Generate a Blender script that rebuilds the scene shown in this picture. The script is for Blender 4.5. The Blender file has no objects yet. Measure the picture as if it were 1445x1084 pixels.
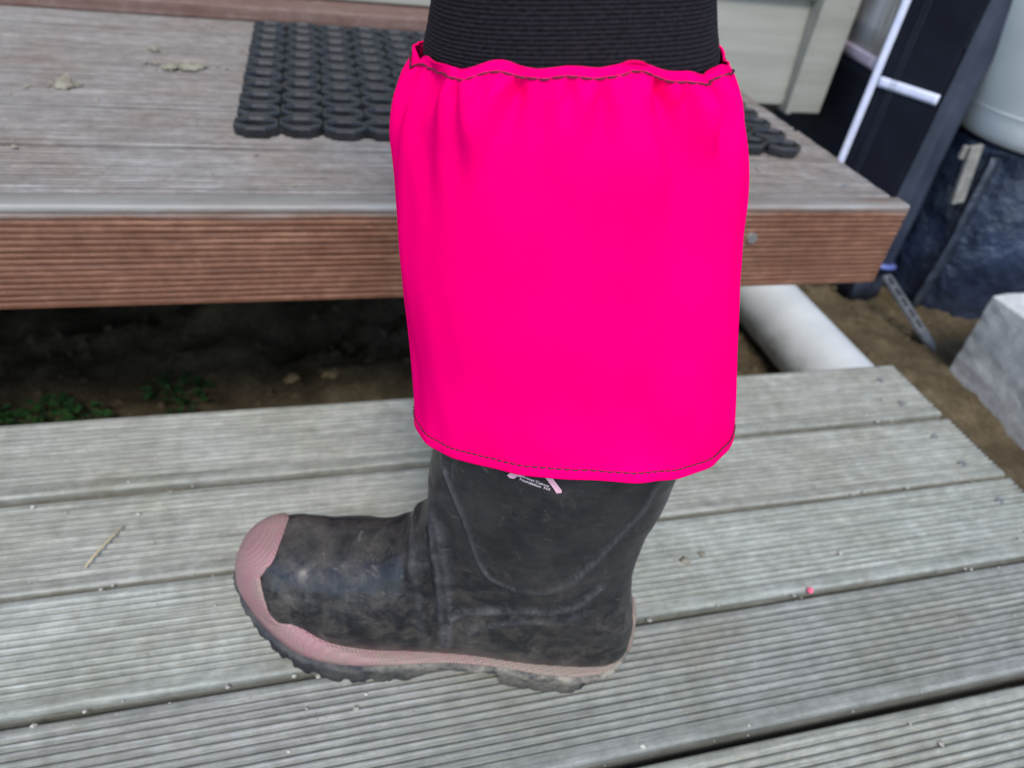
import bpy, bmesh, math, random
import numpy as np
from mathutils import Vector, Matrix

random.seed(7)
rng = np.random.default_rng(7)
sc = bpy.context.scene
C = sc.collection

# ------------------------------------------------------------------ camera
YAW, PITCH, ROLL = 0.34355, 0.66896, 0.15258
fwd = np.array([math.sin(YAW) * math.cos(PITCH), math.cos(YAW) * math.cos(PITCH), -math.sin(PITCH)])
rgt = np.array([math.cos(YAW), -math.sin(YAW), 0.0])
upv = np.cross(rgt, fwd)
r2 = rgt * math.cos(ROLL) + upv * math.sin(ROLL)
u2 = -rgt * math.sin(ROLL) + upv * math.cos(ROLL)
cam_d = bpy.data.cameras.new('camera')
cam = bpy.data.objects.new('camera', cam_d)
C.objects.link(cam)
M = Matrix(((r2[0], u2[0], -fwd[0], -0.108), (r2[1], u2[1], -fwd[1], -0.282), (r2[2], u2[2], -fwd[2], 0.487), (0, 0, 0, 1)))
cam.matrix_world = M
cam_d.sensor_width = 36.0
cam_d.lens = 36.0 * 1029.94 / 1445.0
cam_d.clip_start = 0.01
cam_d.clip_end = 500.0
cam_d.dof.use_dof = True
cam_d.dof.focus_distance = 0.345
cam_d.dof.aperture_fstop = 8.5
sc.camera = cam

# ------------------------------------------------------------------ light
SUN_EL, SUN_AZ = math.radians(54), math.radians(193)      # azimuth from +Y towards +X: behind the camera
world = bpy.data.worlds.new('World')
sc.world = world
world.use_nodes = True
wn = world.node_tree.nodes
wl = world.node_tree.links
bg = wn['Background']
sky = wn.new('ShaderNodeTexSky')
sky.sky_type = 'NISHITA'
sky.sun_disc = False
sky.sun_elevation = SUN_EL
sky.sun_rotation = SUN_AZ
sky.air_density = 1.0
sky.dust_density = 0.6
sky.ozone_density = 1.0
wl.new(sky.outputs[0], bg.inputs[0])
bg.inputs[1].default_value = 0.13
sun_d = bpy.data.lights.new('sun', 'SUN')
sun_d.energy = 1.5
sun_d.angle = math.radians(20)
sun_d.color = (1.0, 0.945, 0.87)
sun = bpy.data.objects.new('sun', sun_d)
C.objects.link(sun)
sd = Vector((math.sin(SUN_AZ) * math.cos(SUN_EL), math.cos(SUN_AZ) * math.cos(SUN_EL), math.sin(SUN_EL)))
sun.rotation_euler = sd.to_track_quat('Z', 'Y').to_euler()

sc.view_settings.view_transform = 'Standard'
sc.view_settings.look = 'None'
sc.view_settings.gamma = 1.0
sc.view_settings.exposure = 1.15
sc.view_settings.use_curve_mapping = False
sc.cycles.use_denoising = True
sc.cycles.max_bounces = 8


# ------------------------------------------------------------------ helpers
def tag(o, label=None, cat=None, group=None, kind=None):
    if label: o['label'] = label
    if cat: o['category'] = cat
    if group: o['group'] = group
    if kind: o['kind'] = kind
    return o


def empty(name, loc, label, cat, group=None):
    o = bpy.data.objects.new(name, None)
    o.empty_display_size = 0.05
    C.objects.link(o)
    o.location = loc
    return tag(o, label, cat, group)


def link(name, me, mat, parent=None, loc=(0, 0, 0), rot=(0, 0, 0)):
    """loc is relative to the parent"""
    o = bpy.data.objects.new(name, me)
    if mat and not me.materials:
        me.materials.append(mat)
    C.objects.link(o)
    o.parent = parent
    o.location = loc
    o.rotation_euler = rot
    return o


def mesh(name, V, F, smooth=True, fix=False):
    me = bpy.data.meshes.new(name)
    me.from_pydata([tuple(map(float, p)) for p in V], [], [tuple(f) for f in F])
    if fix:
        bm = bmesh.new(); bm.from_mesh(me)
        bmesh.ops.recalc_face_normals(bm, faces=bm.faces)
        bm.to_mesh(me); bm.free()
    if smooth:
        me.polygons.foreach_set('use_smooth', [True] * len(me.polygons))
    me.update()
    return me


def grid(name, V, close_j=False, flip=False, cap0=False, cap1=False, smooth=True):
    """V: (ni, nj, 3) array to a quad mesh"""
    ni, nj, _ = V.shape
    F = []
    for i in range(ni - 1):
        for j in range(nj if close_j else nj - 1):
            k = (j + 1) % nj
            q = (i * nj + j, i * nj + k, (i + 1) * nj + k, (i + 1) * nj + j)
            F.append(q[::-1] if flip else q)
    P = V.reshape(-1, 3)
    extra = []
    for c, i in ((cap0, 0), (cap1, ni - 1)):
        if c:
            ci = len(P) + len(extra)
            extra.append(V[i].mean(0))
            for j in range(nj):
                k = (j + 1) % nj
                t = (i * nj + j, i * nj + k, ci)
                if (i == 0) != flip: t = t[::-1]
                F.append(t)
    if extra: P = np.concatenate([P, np.array(extra)])
    return mesh(name, P, F, smooth)


def box_mesh(name, sx, sy, sz, bev=0.003, seg=2):
    """centred box with bevelled edges"""
    bm = bmesh.new()
    bmesh.ops.create_cube(bm, size=1)
    for v in bm.verts:
        v.co = Vector((v.co.x * sx, v.co.y * sy, v.co.z * sz))
    if bev > 0:
        bmesh.ops.bevel(bm, geom=bm.edges[:], offset=bev, segments=seg, affect='EDGES', profile=0.5)
    me = bpy.data.meshes.new(name)
    bm.to_mesh(me); bm.free()
    return me


def tube_mesh(name, pts, rad, n=10, flat=1.0):
    """capped tube along a polyline"""
    pts = np.array(pts, float)
    rad = np.broadcast_to(np.array(rad, float), (len(pts),))
    V = []
    for i, p in enumerate(pts):
        t = pts[min(i + 1, len(pts) - 1)] - pts[max(i - 1, 0)]
        t /= np.linalg.norm(t) + 1e-12
        a = np.cross(t, (0, 0, 1.0))
        if np.linalg.norm(a) < 1e-3: a = np.array((1.0, 0, 0))
        a /= np.linalg.norm(a)
        b = np.cross(a, t)
        th = np.linspace(0, 2 * np.pi, n, endpoint=False)
        V.append(p + rad[i] * (np.cos(th)[:, None] * a + flat * np.sin(th)[:, None] * b))
    return grid(name, np.array(V), close_j=True, cap0=True, cap1=True, flip=True)


def crom(K, n):
    """Catmull-Rom through the rows of K, n samples, end to end"""
    K = np.array(K, float)
    P = np.concatenate([[2 * K[0] - K[1]], K, [2 * K[-1] - K[-2]]])
    t = np.linspace(0, len(K) - 1 - 1e-9, n)
    i = t.astype(int); f = (t - i)[:, None]
    a, b, c, d = P[i], P[i + 1], P[i + 2], P[i + 3]
    return 0.5 * (2 * b + (c - a) * f + (2 * a - 5 * b + 4 * c - d) * f**2 + (3 * b - a - 3 * c + d) * f**3)


def crom_closed(K, n):
    K = np.array(K, float); m = len(K)
    t = np.linspace(0, m, n, endpoint=False)
    i = t.astype(int); f = (t - i)[:, None]
    a, b, c, d = K[(i - 1) % m], K[i % m], K[(i + 1) % m], K[(i + 2) % m]
    return 0.5 * (2 * b + (c - a) * f + (2 * a - 5 * b + 4 * c - d) * f**2 + (3 * b - a - 3 * c + d) * f**3)


def vnoise(x, seed=0, octaves=3):
    """smooth 1-D value noise, period free"""
    x = np.asarray(x, float); out = np.zeros_like(x); amp = 1.0
    for o in range(octaves):
        i = np.floor(x).astype(int); f = x - i; f = f * f * (3 - 2 * f)
        h = lambda k: (np.sin(k * 127.1 + seed * 311.7 + o * 74.7) * 43758.5453) % 1.0
        out += amp * ((h(i) * (1 - f) + h(i + 1) * f) - 0.5) * 2
        x = x * 2.03 + 11.3; amp *= 0.5
    return out


def vnoise2(x, y, seed=0, octaves=4):
    x = np.asarray(x, float); y = np.asarray(y, float); out = np.zeros(np.broadcast(x, y).shape); amp = 1.0
    for o in range(octaves):
        i = np.floor(x).astype(int); j = np.floor(y).astype(int)
        f = x - i; g = y - j; f = f * f * (3 - 2 * f); g = g * g * (3 - 2 * g)
        h = lambda a, b: (np.sin(a * 127.1 + b * 269.5 + seed * 31.7 + o * 74.7) * 43758.5453) % 1.0
        out += amp * ((h(i, j) * (1 - f) + h(i + 1, j) * f) * (1 - g) + (h(i, j + 1) * (1 - f) + h(i + 1, j + 1) * f) * g - 0.5) * 2
        x = x * 2.03 + 5.3; y = y * 2.03 + 9.1; amp *= 0.5
    return out


# ------------------------------------------------------------------ materials
class NT:
    def __init__(self, name, rough=0.6, spec=0.5):
        self.m = bpy.data.materials.new(name)
        self.m.use_nodes = True
        self.n = self.m.node_tree.nodes
        self.l = self.m.node_tree.links
        self.b = self.n['Principled BSDF']
        self.b.inputs['Roughness'].default_value = rough
        self.b.inputs['Specular IOR Level'].default_value = spec
        self.pos = self.n.new('ShaderNodeNewGeometry').outputs['Position']

    def put(self, sock, v):
        if isinstance(v, bpy.types.NodeSocket): self.l.new(v, sock)
        else: sock.default_value = v

    def noise(self, scale, detail=4, rough=0.55, vec=None, stretch=None, dist=0.0):
        t = self.n.new('ShaderNodeTexNoise')
        t.inputs['Scale'].default_value = scale
        t.inputs['Detail'].default_value = detail
        t.inputs['Roughness'].default_value = rough
        t.inputs['Distortion'].default_value = dist
        vec = vec or self.pos
        if stretch:
            mp = self.n.new('ShaderNodeMapping')
            mp.inputs['Scale'].default_value = stretch
            self.l.new(vec, mp.inputs[0]); vec = mp.outputs[0]
        self.l.new(vec, t.inputs['Vector'])
        return t.outputs['Fac']

    def ramp(self, fac, stops):
        r = self.n.new('ShaderNodeValToRGB')
        e = r.color_ramp.elements
        while len(e) < len(stops): e.new(0.5)
        for k, (p, c) in enumerate(stops):
            e[k].position = p
            e[k].color = (*c, 1) if not isinstance(c, (int, float)) else (c, c, c, 1)
        self.l.new(fac, r.inputs[0])
        return r.outputs[0]

    def mix(self, fac, a, b, mode='MIX'):
        m = self.n.new('ShaderNodeMix'); m.data_type = 'RGBA'; m.blend_type = mode
        self.put(m.inputs[0], fac)
        for s, v in ((m.inputs[6], a), (m.inputs[7], b)):
            self.put(s, (*v, 1) if isinstance(v, tuple) and len(v) == 3 else v)
        return m.outputs[2]

    def math(self, op, a, b=0.0, clamp=False):
        m = self.n.new('ShaderNodeMath'); m.operation = op; m.use_clamp = clamp
        self.put(m.inputs[0], a); self.put(m.inputs[1], b)
        return m.outputs[0]

    def xyz(self, vec=None):
        s = self.n.new('ShaderNodeSeparateXYZ'); self.l.new(vec or self.pos, s.inputs[0])
        return s.outputs

    def attr(self, name):
        a = self.n.new('ShaderNodeAttribute'); a.attribute_name = name
        return a.outputs['Vector']

    def color(self, v):
        self.put(self.b.inputs['Base Color'], (*v, 1) if isinstance(v, tuple) else v); return self

    def rough(self, v):
        self.put(self.b.inputs['Roughness'], v); return self

    def bump(self, h, strength=0.3, dist=0.001):
        b = self.n.new('ShaderNodeBump')
        b.inputs['Strength'].default_value = strength
        b.inputs['Distance'].default_value = dist
        self.l.new(h, b.inputs['Height'])
        self.l.new(b.outputs[0], self.b.inputs['Normal']); return self

    def random(self):
        return self.n.new('ShaderNodeObjectInfo').outputs['Random']


def wood(name, dark, mid, light, tint, rough=0.6, dirt=(0.15, 0.125, 0.085), dirt_amt=0.5, vertical=False):
    m = NT(name, rough, 0.4)
    streak = m.noise(1.0, 7, 0.7, stretch=(9, 260, 260), dist=0.3)
    fine = m.noise(1.0, 6, 0.75, stretch=(60, 1500, 1500))
    blot = m.noise(9.0, 7, 0.7)
    f = m.math('ADD', m.math('ADD', m.math('MULTIPLY', streak, 0.42), m.math('MULTIPLY', fine, 0.33)), m.math('MULTIPLY', m.noise(70.0, 6, 0.7), 0.25))
    col = m.ramp(f, [(0.36, dark), (0.5, mid), (0.64, light)])
    col = m.mix(m.ramp(blot, [(0.42, 0.0), (0.66, 0.75)]), col, tint, 'MULTIPLY')
    rv = m.ramp(m.random(), [(0.0, (0.82, 0.82, 0.84)), (0.5, (0.98, 0.965, 0.94)), (1.0, (1.06, 1.08, 1.09))])
    col = m.mix(1.0, col, rv, 'MULTIPLY')
    d = m.noise(16.0, 7, 0.72, dist=0.4)
    col = m.mix(m.math('MULTIPLY', m.ramp(d, [(0.56, 0.0), (0.74, 1.0)]), dirt_amt), col, dirt)
    sp = m.noise(420.0, 2, 0.5)
    col = m.mix(m.ramp(sp, [(0.68, 0.0), (0.76, 0.5)]), col, (0.05, 0.045, 0.04))
    m.color(col)
    m.bump(f, 0.55, 0.0008)
    return m


M_DECK = wood('weathered_decking', (0.112, 0.113, 0.098), (0.245, 0.249, 0.220), (0.43, 0.432, 0.39), (0.74, 0.74, 0.64)).m
M_UPPER = wood('brown_grey_decking', (0.075, 0.064, 0.056), (0.172, 0.157, 0.146), (0.31, 0.295, 0.283), (0.84, 0.70, 0.60)).m


def fascia_material():
    m = wood('stained_fascia', (0.075, 0.03, 0.017), (0.155, 0.068, 0.038), (0.29, 0.155, 0.098), (0.8, 0.66, 0.6), 0.5, dirt_amt=0.2)
    col = m.b.inputs['Base Color'].links[0].from_socket
    z = m.xyz()[2]
    w = m.noise(1.0, 5, 0.65, stretch=(7, 60, 40))
    t = m.math('ADD', z, m.math('MULTIPLY', m.math('SUBTRACT', w, 0.5), 0.022))
    fac = m.ramp(m.math('MULTIPLY', m.math('SUBTRACT', m.math('SUBTRACT', t, 0.1945), m.math('MULTIPLY', m.xyz()[0], 0.006)), 90.0, True), [(0.0, 0.0), (1.0, 1.0)])
    m.color(m.mix(fac, col, m.mix(w, (0.13, 0.12, 0.11), (0.34, 0.33, 0.31))))
    return m.m


M_FASCIA = fascia_material()
M_THRESH = wood('red_brown_threshold', (0.09, 0.05, 0.04), (0.17, 0.10, 0.08), (0.29, 0.22, 0.19), (0.85, 0.75, 0.7)).m


def simple(name, a, b, scale=30, rough=0.6, spec=0.4, bump=0.0, bscale=200, lo=0.35, hi=0.65, dist=0.001, detail=5):
    m = NT(name, rough, spec)
    m.color(m.ramp(m.noise(scale, detail, 0.6), [(lo, a), (hi, b)]))
    if bump: m.bump(m.noise(bscale, 5, 0.6), bump, dist)
    return m.m


def soil_material():
    m = NT('damp_soil', 0.9, 0.2)
    a = m.noise(18, 8, 0.7)
    b = m.noise(140, 6, 0.7)
    f = m.math('ADD', m.math('MULTIPLY', a, 0.55), m.math('MULTIPLY', b, 0.45))
    m.color(m.ramp(f, [(0.32, (0.026, 0.019, 0.010)), (0.5, (0.078, 0.060, 0.034)), (0.66, (0.145, 0.113, 0.068))]))
    m.bump(f, 0.9, 0.006)
    return m.m


M_SOIL = soil_material()
M_STEEL = simple('galvanised_screw', (0.08, 0.08, 0.085), (0.2, 0.2, 0.2), 300, 0.45)
M_BOLT = NT('bright_bolt', 0.3).color((0.6, 0.6, 0.6)); M_BOLT.b.inputs['Metallic'].default_value = 0.9; M_BOLT = M_BOLT.m
M_CREAM = None


def cladding_material():
    m = NT('cream_cladding', 0.5, 0.4)
    n = m.noise(1.0, 5, 0.6, stretch=(3, 40, 60))
    g = m.noise(6.0, 5, 0.6)
    c = m.ramp(n, [(0.35, (0.235, 0.231, 0.200)), (0.65, (0.285, 0.280, 0.244))])
    m.color(m.mix(m.ramp(g, [(0.5, 0.0), (0.75, 0.35)]), c, (0.22, 0.21, 0.17)))
    m.bump(m.noise(1.0, 4, 0.6, stretch=(8, 150, 250)), 0.15, 0.001)
    return m.m


M_CREAM = cladding_material()
M_JOINT = NT('dark_joint', 0.8).color((0.03, 0.03, 0.03)).m
M_FOUND = simple('foundation_boards', (0.05, 0.042, 0.035), (0.085, 0.075, 0.06), 25, 0.9)
M_MAT = simple('black_rubber_matting', (0.006, 0.0075, 0.010), (0.024, 0.024, 0.026), 60, 0.38, 0.5, 0.3, 500)
M_MUD = simple('dried_mud', (0.20, 0.178, 0.135), (0.31, 0.285, 0.225), 120, 0.95, 0.2, 0.8, 500, dist=0.002)
M_PVC = simple('white_pvc', (0.56, 0.58, 0.59), (0.70, 0.72, 0.73), 9, 0.35, 0.5)


def pvc_material():
    m = NT('white_pvc', 0.38, 0.5)
    n = m.noise(26, 7, 0.72)
    z = m.xyz()[2]
    splash = m.math('ADD', m.math('MULTIPLY', m.math('SUBTRACT', -0.125, z), 14.0), m.math('MULTIPLY', m.math('SUBTRACT', n, 0.5), 2.6), True)
    c = m.ramp(m.noise(9, 5, 0.6), [(0.35, (0.47, 0.49, 0.49)), (0.65, (0.58, 0.60, 0.60))])
    m.color(m.mix(m.math('MULTIPLY', splash, 0.75), c, (0.16, 0.13, 0.085)))
    return m.m


M_PVC = pvc_material()
M_CONC = simple('concrete', (0.38, 0.385, 0.375), (0.55, 0.555, 0.545), 45, 0.9, 0.25, 0.7, 180, dist=0.002)
M_TANK = simple('pale_grey_tank_paint', (0.66, 0.69, 0.67), (0.74, 0.77, 0.75), 8, 0.38, 0.5)
M_TAPE = simple('white_tape', (0.62, 0.66, 0.85), (0.74, 0.77, 0.90), 60, 0.5)
M_HEM = simple('lilac_hem', (0.40, 0.34, 0.42), (0.52, 0.46, 0.54), 50, 0.6)
M_NAVY = simple('navy_marquee_fabric', (0.003, 0.004, 0.009), (0.007, 0.009, 0.018), 12, 0.7, 0.2, 0.3, 60, dist=0.003)
M_NAVYSHEEN = simple('navy_fabric_painted_sheen', (0.018, 0.024, 0.040), (0.036, 0.046, 0.072), 14, 0.45, 0.5, 0.3, 60, dist=0.003)  # lighter copy of the navy fabric, its lit sheen put into the colour
M_POLY = simple('black_polythene', (0.014, 0.021, 0.042), (0.03, 0.044, 0.082), 14, 0.33, 0.7, 0.6, 9, dist=0.05, detail=1)
M_POLYEDGE = simple('pale_fold_edge', (0.018, 0.024, 0.038), (0.05, 0.062, 0.085), 30, 0.28, 0.6, 0.5, 20, dist=0.02)
M_BATTEN = simple('pale_batten', (0.15, 0.145, 0.13), (0.27, 0.26, 0.24), 40, 0.6)
M_BLUE = NT('blue_webbing', 0.5).color((0.10, 0.13, 0.36)).m
M_ANCHOR = simple('grey_anchor', (0.07, 0.075, 0.085), (0.14, 0.15, 0.165), 60, 0.5)
M_LEAF = simple('weed_leaf', (0.012, 0.045, 0.012), (0.03, 0.085, 0.02), 60, 0.5)
M_STRAW = NT('straw', 0.7).color((0.42, 0.34, 0.20)).m
M_BEAD = NT('pink_bead', 0.4).color((0.8, 0.12, 0.22)).m
M_GRIT = simple('pale_grit', (0.22, 0.19, 0.15), (0.48, 0.46, 0.42), 200, 0.8)
M_STONE = simple('ochre_stone', (0.12, 0.085, 0.04), (0.20, 0.15, 0.075), 60, 0.85)


def window_material():
    m = NT('vinyl_painted_reflections', 0.3, 0.5)  # streaks of reflection and the view beyond are painted into the opaque colour
    n = m.noise(1.0, 5, 0.6, stretch=(28, 28, 7))
    m.color(m.ramp(n, [(0.32, (0.20, 0.16, 0.125)), (0.5, (0.40, 0.38, 0.37)), (0.68, (0.58, 0.57, 0.58))]))
    return m.m


M_WINDOW = window_material()


def rubber_material():
    m = NT('dusty_black_rubber', 0.5, 0.5)
    p = m.attr('boot')            # boot-frame coordinates stored on the mesh
    s = m.xyz(p)
    wr = m.n.new('ShaderNodeAttribute'); wr.attribute_name = 'wear'; wr = wr.outputs['Fac']
    big = m.noise(24, 6, 0.65, vec=p)
    mid = m.noise(75, 7, 0.7, vec=p, dist=0.6)
    fine = m.noise(330, 5, 0.75, vec=p)
    scuff = m.noise(1.0, 5, 0.65, vec=p, stretch=(230, 90, 60), dist=1.2)
    scr = m.noise(1.0, 3, 0.6, vec=p, stretch=(60, 90, 420), dist=0.7)
    base = m.ramp(big, [(0.3, (0.007, 0.007, 0.0085)), (0.7, (0.018, 0.018, 0.022))])
    low = m.math('MULTIPLY', m.math('SUBTRACT', 0.15, s[2]), 7.0, True)        # mud splash climbs from the sole
    patch = m.ramp(m.math('ADD', m.math('MULTIPLY', big, 0.45), m.math('MULTIPLY', mid, 0.55)), [(0.44, 0.0), (0.64, 1.0)])
    dust = m.math('MULTIPLY', patch, m.math('ADD', m.math('MULTIPLY', low, 0.60), 0.14))
    dust = m.math('MULTIPLY', dust, m.ramp(fine, [(0.35, 0.45), (0.6, 1.0)]))
    col = m.mix(dust, base, (0.165, 0.138, 0.105))
    col = m.mix(m.math('MULTIPLY', m.ramp(scuff, [(0.60, 0.0), (0.72, 1.0)]), 0.22), col, (0.15, 0.145, 0.145))
    col = m.mix(m.math('MULTIPLY', m.ramp(scr, [(0.645, 0.0), (0.70, 1.0)]), 0.26), col, (0.19, 0.175, 0.16))
    wf = m.math('MULTIPLY', wr, m.ramp(mid, [(0.35, 0.05), (0.65, 0.42)]))
    col = m.mix(wf, col, (0.15, 0.15, 0.165))
    speck = m.noise(900, 2, 0.5, vec=p)
    col = m.mix(m.ramp(speck, [(0.70, 0.0), (0.76, 0.5)]), col, (0.22, 0.20, 0.18))
    m.color(col)
    m.rough(m.ramp(mid, [(0.3, 0.26), (0.7, 0.50)]))
    m.bump(m.math('ADD', m.math('MULTIPLY', fine, 0.4), mid), 0.22, 0.0012)
    return m.m


def pink_rubber_material():
    m = NT('dirty_pink_rubber', 0.55, 0.4)
    p = m.attr('boot')
    big = m.noise(30, 6, 0.65, vec=p)
    fine = m.noise(260, 4, 0.7, vec=p)
    v = m.n.new('ShaderNodeTexVoronoi'); v.inputs['Scale'].default_value = 620; v.inputs['Randomness'].default_value = 0.0
    mp = m.n.new('ShaderNodeMapping'); mp.inputs['Rotation'].default_value = (0.5, 0.785, 0.3)
    m.l.new(p, mp.inputs[0]); m.l.new(mp.outputs[0], v.inputs['Vector'])
    s = m.xyz(p)
    base = m.ramp(big, [(0.3, (0.33, 0.135, 0.165)), (0.7, (0.40, 0.195, 0.215))])
    back = m.math('MULTIPLY', m.math('SUBTRACT', 0.17, s[0]), 6.0, True)
    muck = m.math('ADD', m.ramp(m.math('ADD', m.math('MULTIPLY', big, 0.5), m.math('MULTIPLY', fine, 0.5)), [(0.38, 0.1), (0.62, 0.8)]), m.math('MULTIPLY', back, 0.5), True)
    m.color(m.mix(muck, base, (0.24, 0.19, 0.15)))
    m.bump(v.outputs['Distance'], 1.0, 0.0010)
    return m.m


def sole_material():
    m = NT('muddy_sole', 0.85, 0.3)
    p = m.attr('boot')
    n = m.noise(60, 7, 0.7, vec=p)
    s = m.xyz(p)
    back = m.math('MULTIPLY', m.math('SUBTRACT', 0.20, s[0]), 6.5, True)
    f = m.math('MULTIPLY', m.ramp(n, [(0.36, 0.0), (0.6, 1.0)]), m.math('ADD', m.math('MULTIPLY', back, 0.75), 0.15))
    m.color(m.mix(f, (0.03, 0.033, 0.04), (0.30, 0.265, 0.21)))
    m.bump(m.noise(320, 6, 0.7, vec=p), 0.7, 0.002)
    return m.m


M_RUBBER, M_PINKRUB, M_SOLE = rubber_material(), pink_rubber_material(), sole_material()
M_PRINT = NT('pale_pink_print', 0.6).color((0.72, 0.40, 0.50)).m
M_PRINTW = NT('white_print', 0.6).color((0.62, 0.52, 0.56)).m


def fabric_material():
    m = NT('fluorescent_pink_fabric', 0.8, 0.0)
    p = m.attr('cloth')           # (around, along, 0) in metres on the cloth
    def wv(direction, sc_):
        w = m.n.new('ShaderNodeTexWave'); w.wave_type = 'BANDS'; w.bands_direction = direction
        w.inputs['Scale'].default_value = sc_; w.inputs['Distortion'].default_value = 0.4
        m.l.new(p, w.inputs['Vector']); return w.outputs['Fac']
    weave = m.math('ADD', m.math('MULTIPLY', wv('X', 235), wv('Y', 235)), m.math('MULTIPLY', m.math('SUBTRACT', 1.0, wv('X', 235)), m.math('SUBTRACT', 1.0, wv('Y', 235))))
    n = m.noise(1500, 2, 0.5, vec=p)
    big = m.noise(14, 4, 0.55, vec=p)
    c = m.ramp(big, [(0.3, (1.0, 0.0, 0.085)), (0.7, (1.0, 0.0, 0.130))])
    m.color(m.mix(m.math('MULTIPLY', weave, 0.8), c, (1.0, 0.0, 0.235)))
    m.bump(m.math('ADD', weave, m.math('MULTIPLY', n, 0.4)), 0.4, 0.0004)
    return m.m


M_PINK = fabric_material()
M_ELASTIC = simple('black_elastic', (0.007, 0.0055, 0.008), (0.018, 0.0145, 0.019), 700, 0.85, 0.12, 0.4, 1800)
M_THREAD = NT('black_thread', 0.7).color((0.02, 0.004, 0.01)).m
M_THREAD2 = NT('dark_red_thread', 0.7).color((0.06, 0.002, 0.012)).m
M_LEGGING = simple('black_legging', (0.012, 0.012, 0.014), (0.025, 0.024, 0.028), 300, 0.9)

# ------------------------------------------------------------------ setting: ground
ZG = -0.20


def axis(lo, hi, flo, fhi, step, n):
    a = np.arange(flo, fhi, step)
    left = flo - np.geomspace(step, flo - lo, n)[::-1]
    right = fhi + np.geomspace(step, hi - fhi, n)
    return np.concatenate([left, a, right])


gx = axis(-120, 120, -0.75, 1.35, 0.012, 22)
gy = axis(-120, 120, 0.0, 1.1, 0.012, 22)
GX, GY = np.meshgrid(gx, gy, indexing='ij')
near = np.exp(-((GX - 0.3) ** 2 + (GY - 0.5) ** 2) / 4)
GZ = ZG + near * (0.012 * vnoise2(GX * 7, GY * 7, 3) + 0.007 * vnoise2(GX * 45, GY * 45, 5, 3))
under = np.clip((0.5 - GX) / 0.15, 0, 1) * np.clip((GY - 0.3) / 0.5, 0, 1) * np.clip((1.2 - GY) / 0.1, 0, 1)
GZ = GZ + under * (0.0 + 0.03 * vnoise2(GX * 9, GY * 9, 8)) * near
g_o = link('ground', grid('ground', np.stack([GX, GY, GZ], -1), flip=False), M_SOIL)
tag(g_o, kind='structure')


def zground(x, y):
    i = int(np.argmin(abs(gx - x))); j = int(np.argmin(abs(gy - y)))
    return float(GZ[i, j])


# ------------------------------------------------------------------ deck boards
def board_profile(width, thick, n, flat_front, flat_back, depth=0.0029):
    """(y, z) outline from the bottom front round the reeded top to the bottom back; z=0 on top"""
    P = []
    R = 0.0032
    P.append((0.0008, -thick)); P.append((0.0, -thick + 0.001)); P.append((0.0, -R - 0.001))
    for k in range(6):
        a = math.pi / 2 * k / 5
        P.append((R - R * math.cos(a), -R + R * math.sin(a)))
    y0, y1 = flat_front, width - flat_back
    P.append((R + 0.0004, 0.0))
    if y0 - R > 0.003: P.append((y0 - 0.0010, 0.0)); P.append((y0 - 0.0004, -0.0001))
    pitch = (y1 - y0) / n
    for k in range(n):
        y = y0 + k * pitch
        for q, d in ((0.0, 0.30), (0.11, 0.82), (0.24, 1.0), (0.37, 0.82), (0.50, 0.30), (0.62, 0.06), (0.75, 0.0), (0.88, 0.06)):
            P.append((y + q * pitch, -depth * d))
    for k in range(5):
        a = math.pi / 2 * k / 4
        P.append((width - 0.003 + 0.003 * math.sin(a), -0.003 + 0.003 * math.cos(a)))
    P.append((width, -thick + 0.001)); P.append((width - 0.0008, -thick))
    return np.array(P)


def board_mesh(name, length, width, thick, n=13, ff=0.0125, fb=0.005, seed=0, depth=0.0029, nx=64):
    pr = board_profile(width, thick, n, ff, fb, depth)
    xs = -np.concatenate([[0, 0.0015], np.linspace(0.012, length, nx)])
    V = np.zeros((len(xs), len(pr), 3))
    for i, x in enumerate(xs):
        V[i, :, 0] = x + (0.0012 * vnoise(pr[:, 0] * 900, seed + 4, 2) if i == 0 else 0)
        sh = 1.0 if i else 0.6
        V[i, :, 1] = pr[:, 0] + 0.0005 * vnoise(x * 3, seed, 2)
        top = np.clip((pr[:, 1] + 0.003) / 0.003, 0, 1)
        wob = 0.0007 * vnoise(x * 2.5, seed + 9, 2)
        V[i, :, 2] = pr[:, 1] + top * (0.00028 * vnoise2(np.full(len(pr), x * 35.0), pr[:, 0] * 420, seed + 2, 2)) + wob - (0.0010 * top if i == 0 else 0)
    V[0, :, 0] += 0
    return grid(name, V, close_j=True, flip=True, cap0=True, cap1=True)


screw_me = None


def screw_mesh():
    bm = bmesh.new()
    bmesh.ops.create_cone(bm, segments=14, radius1=0.0042, radius2=0.0036, depth=0.0014, cap_ends=True)
    # cross recess
    for a in (0, math.pi / 2):
        bmesh.ops.create_cube(bm, size=1, matrix=Matrix.Rotation(a, 4, 'Z') @ Matrix.Translation((0, 0, 0.0006)) @ Matrix.Diagonal((0.0036, 0.0007, 0.0006, 1)))
    me = bpy.data.meshes.new('screw'); bm.to_mesh(me); bm.free()
    return me


screw_me = screw_mesh(); screw_me.materials.append(M_STEEL)

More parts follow.
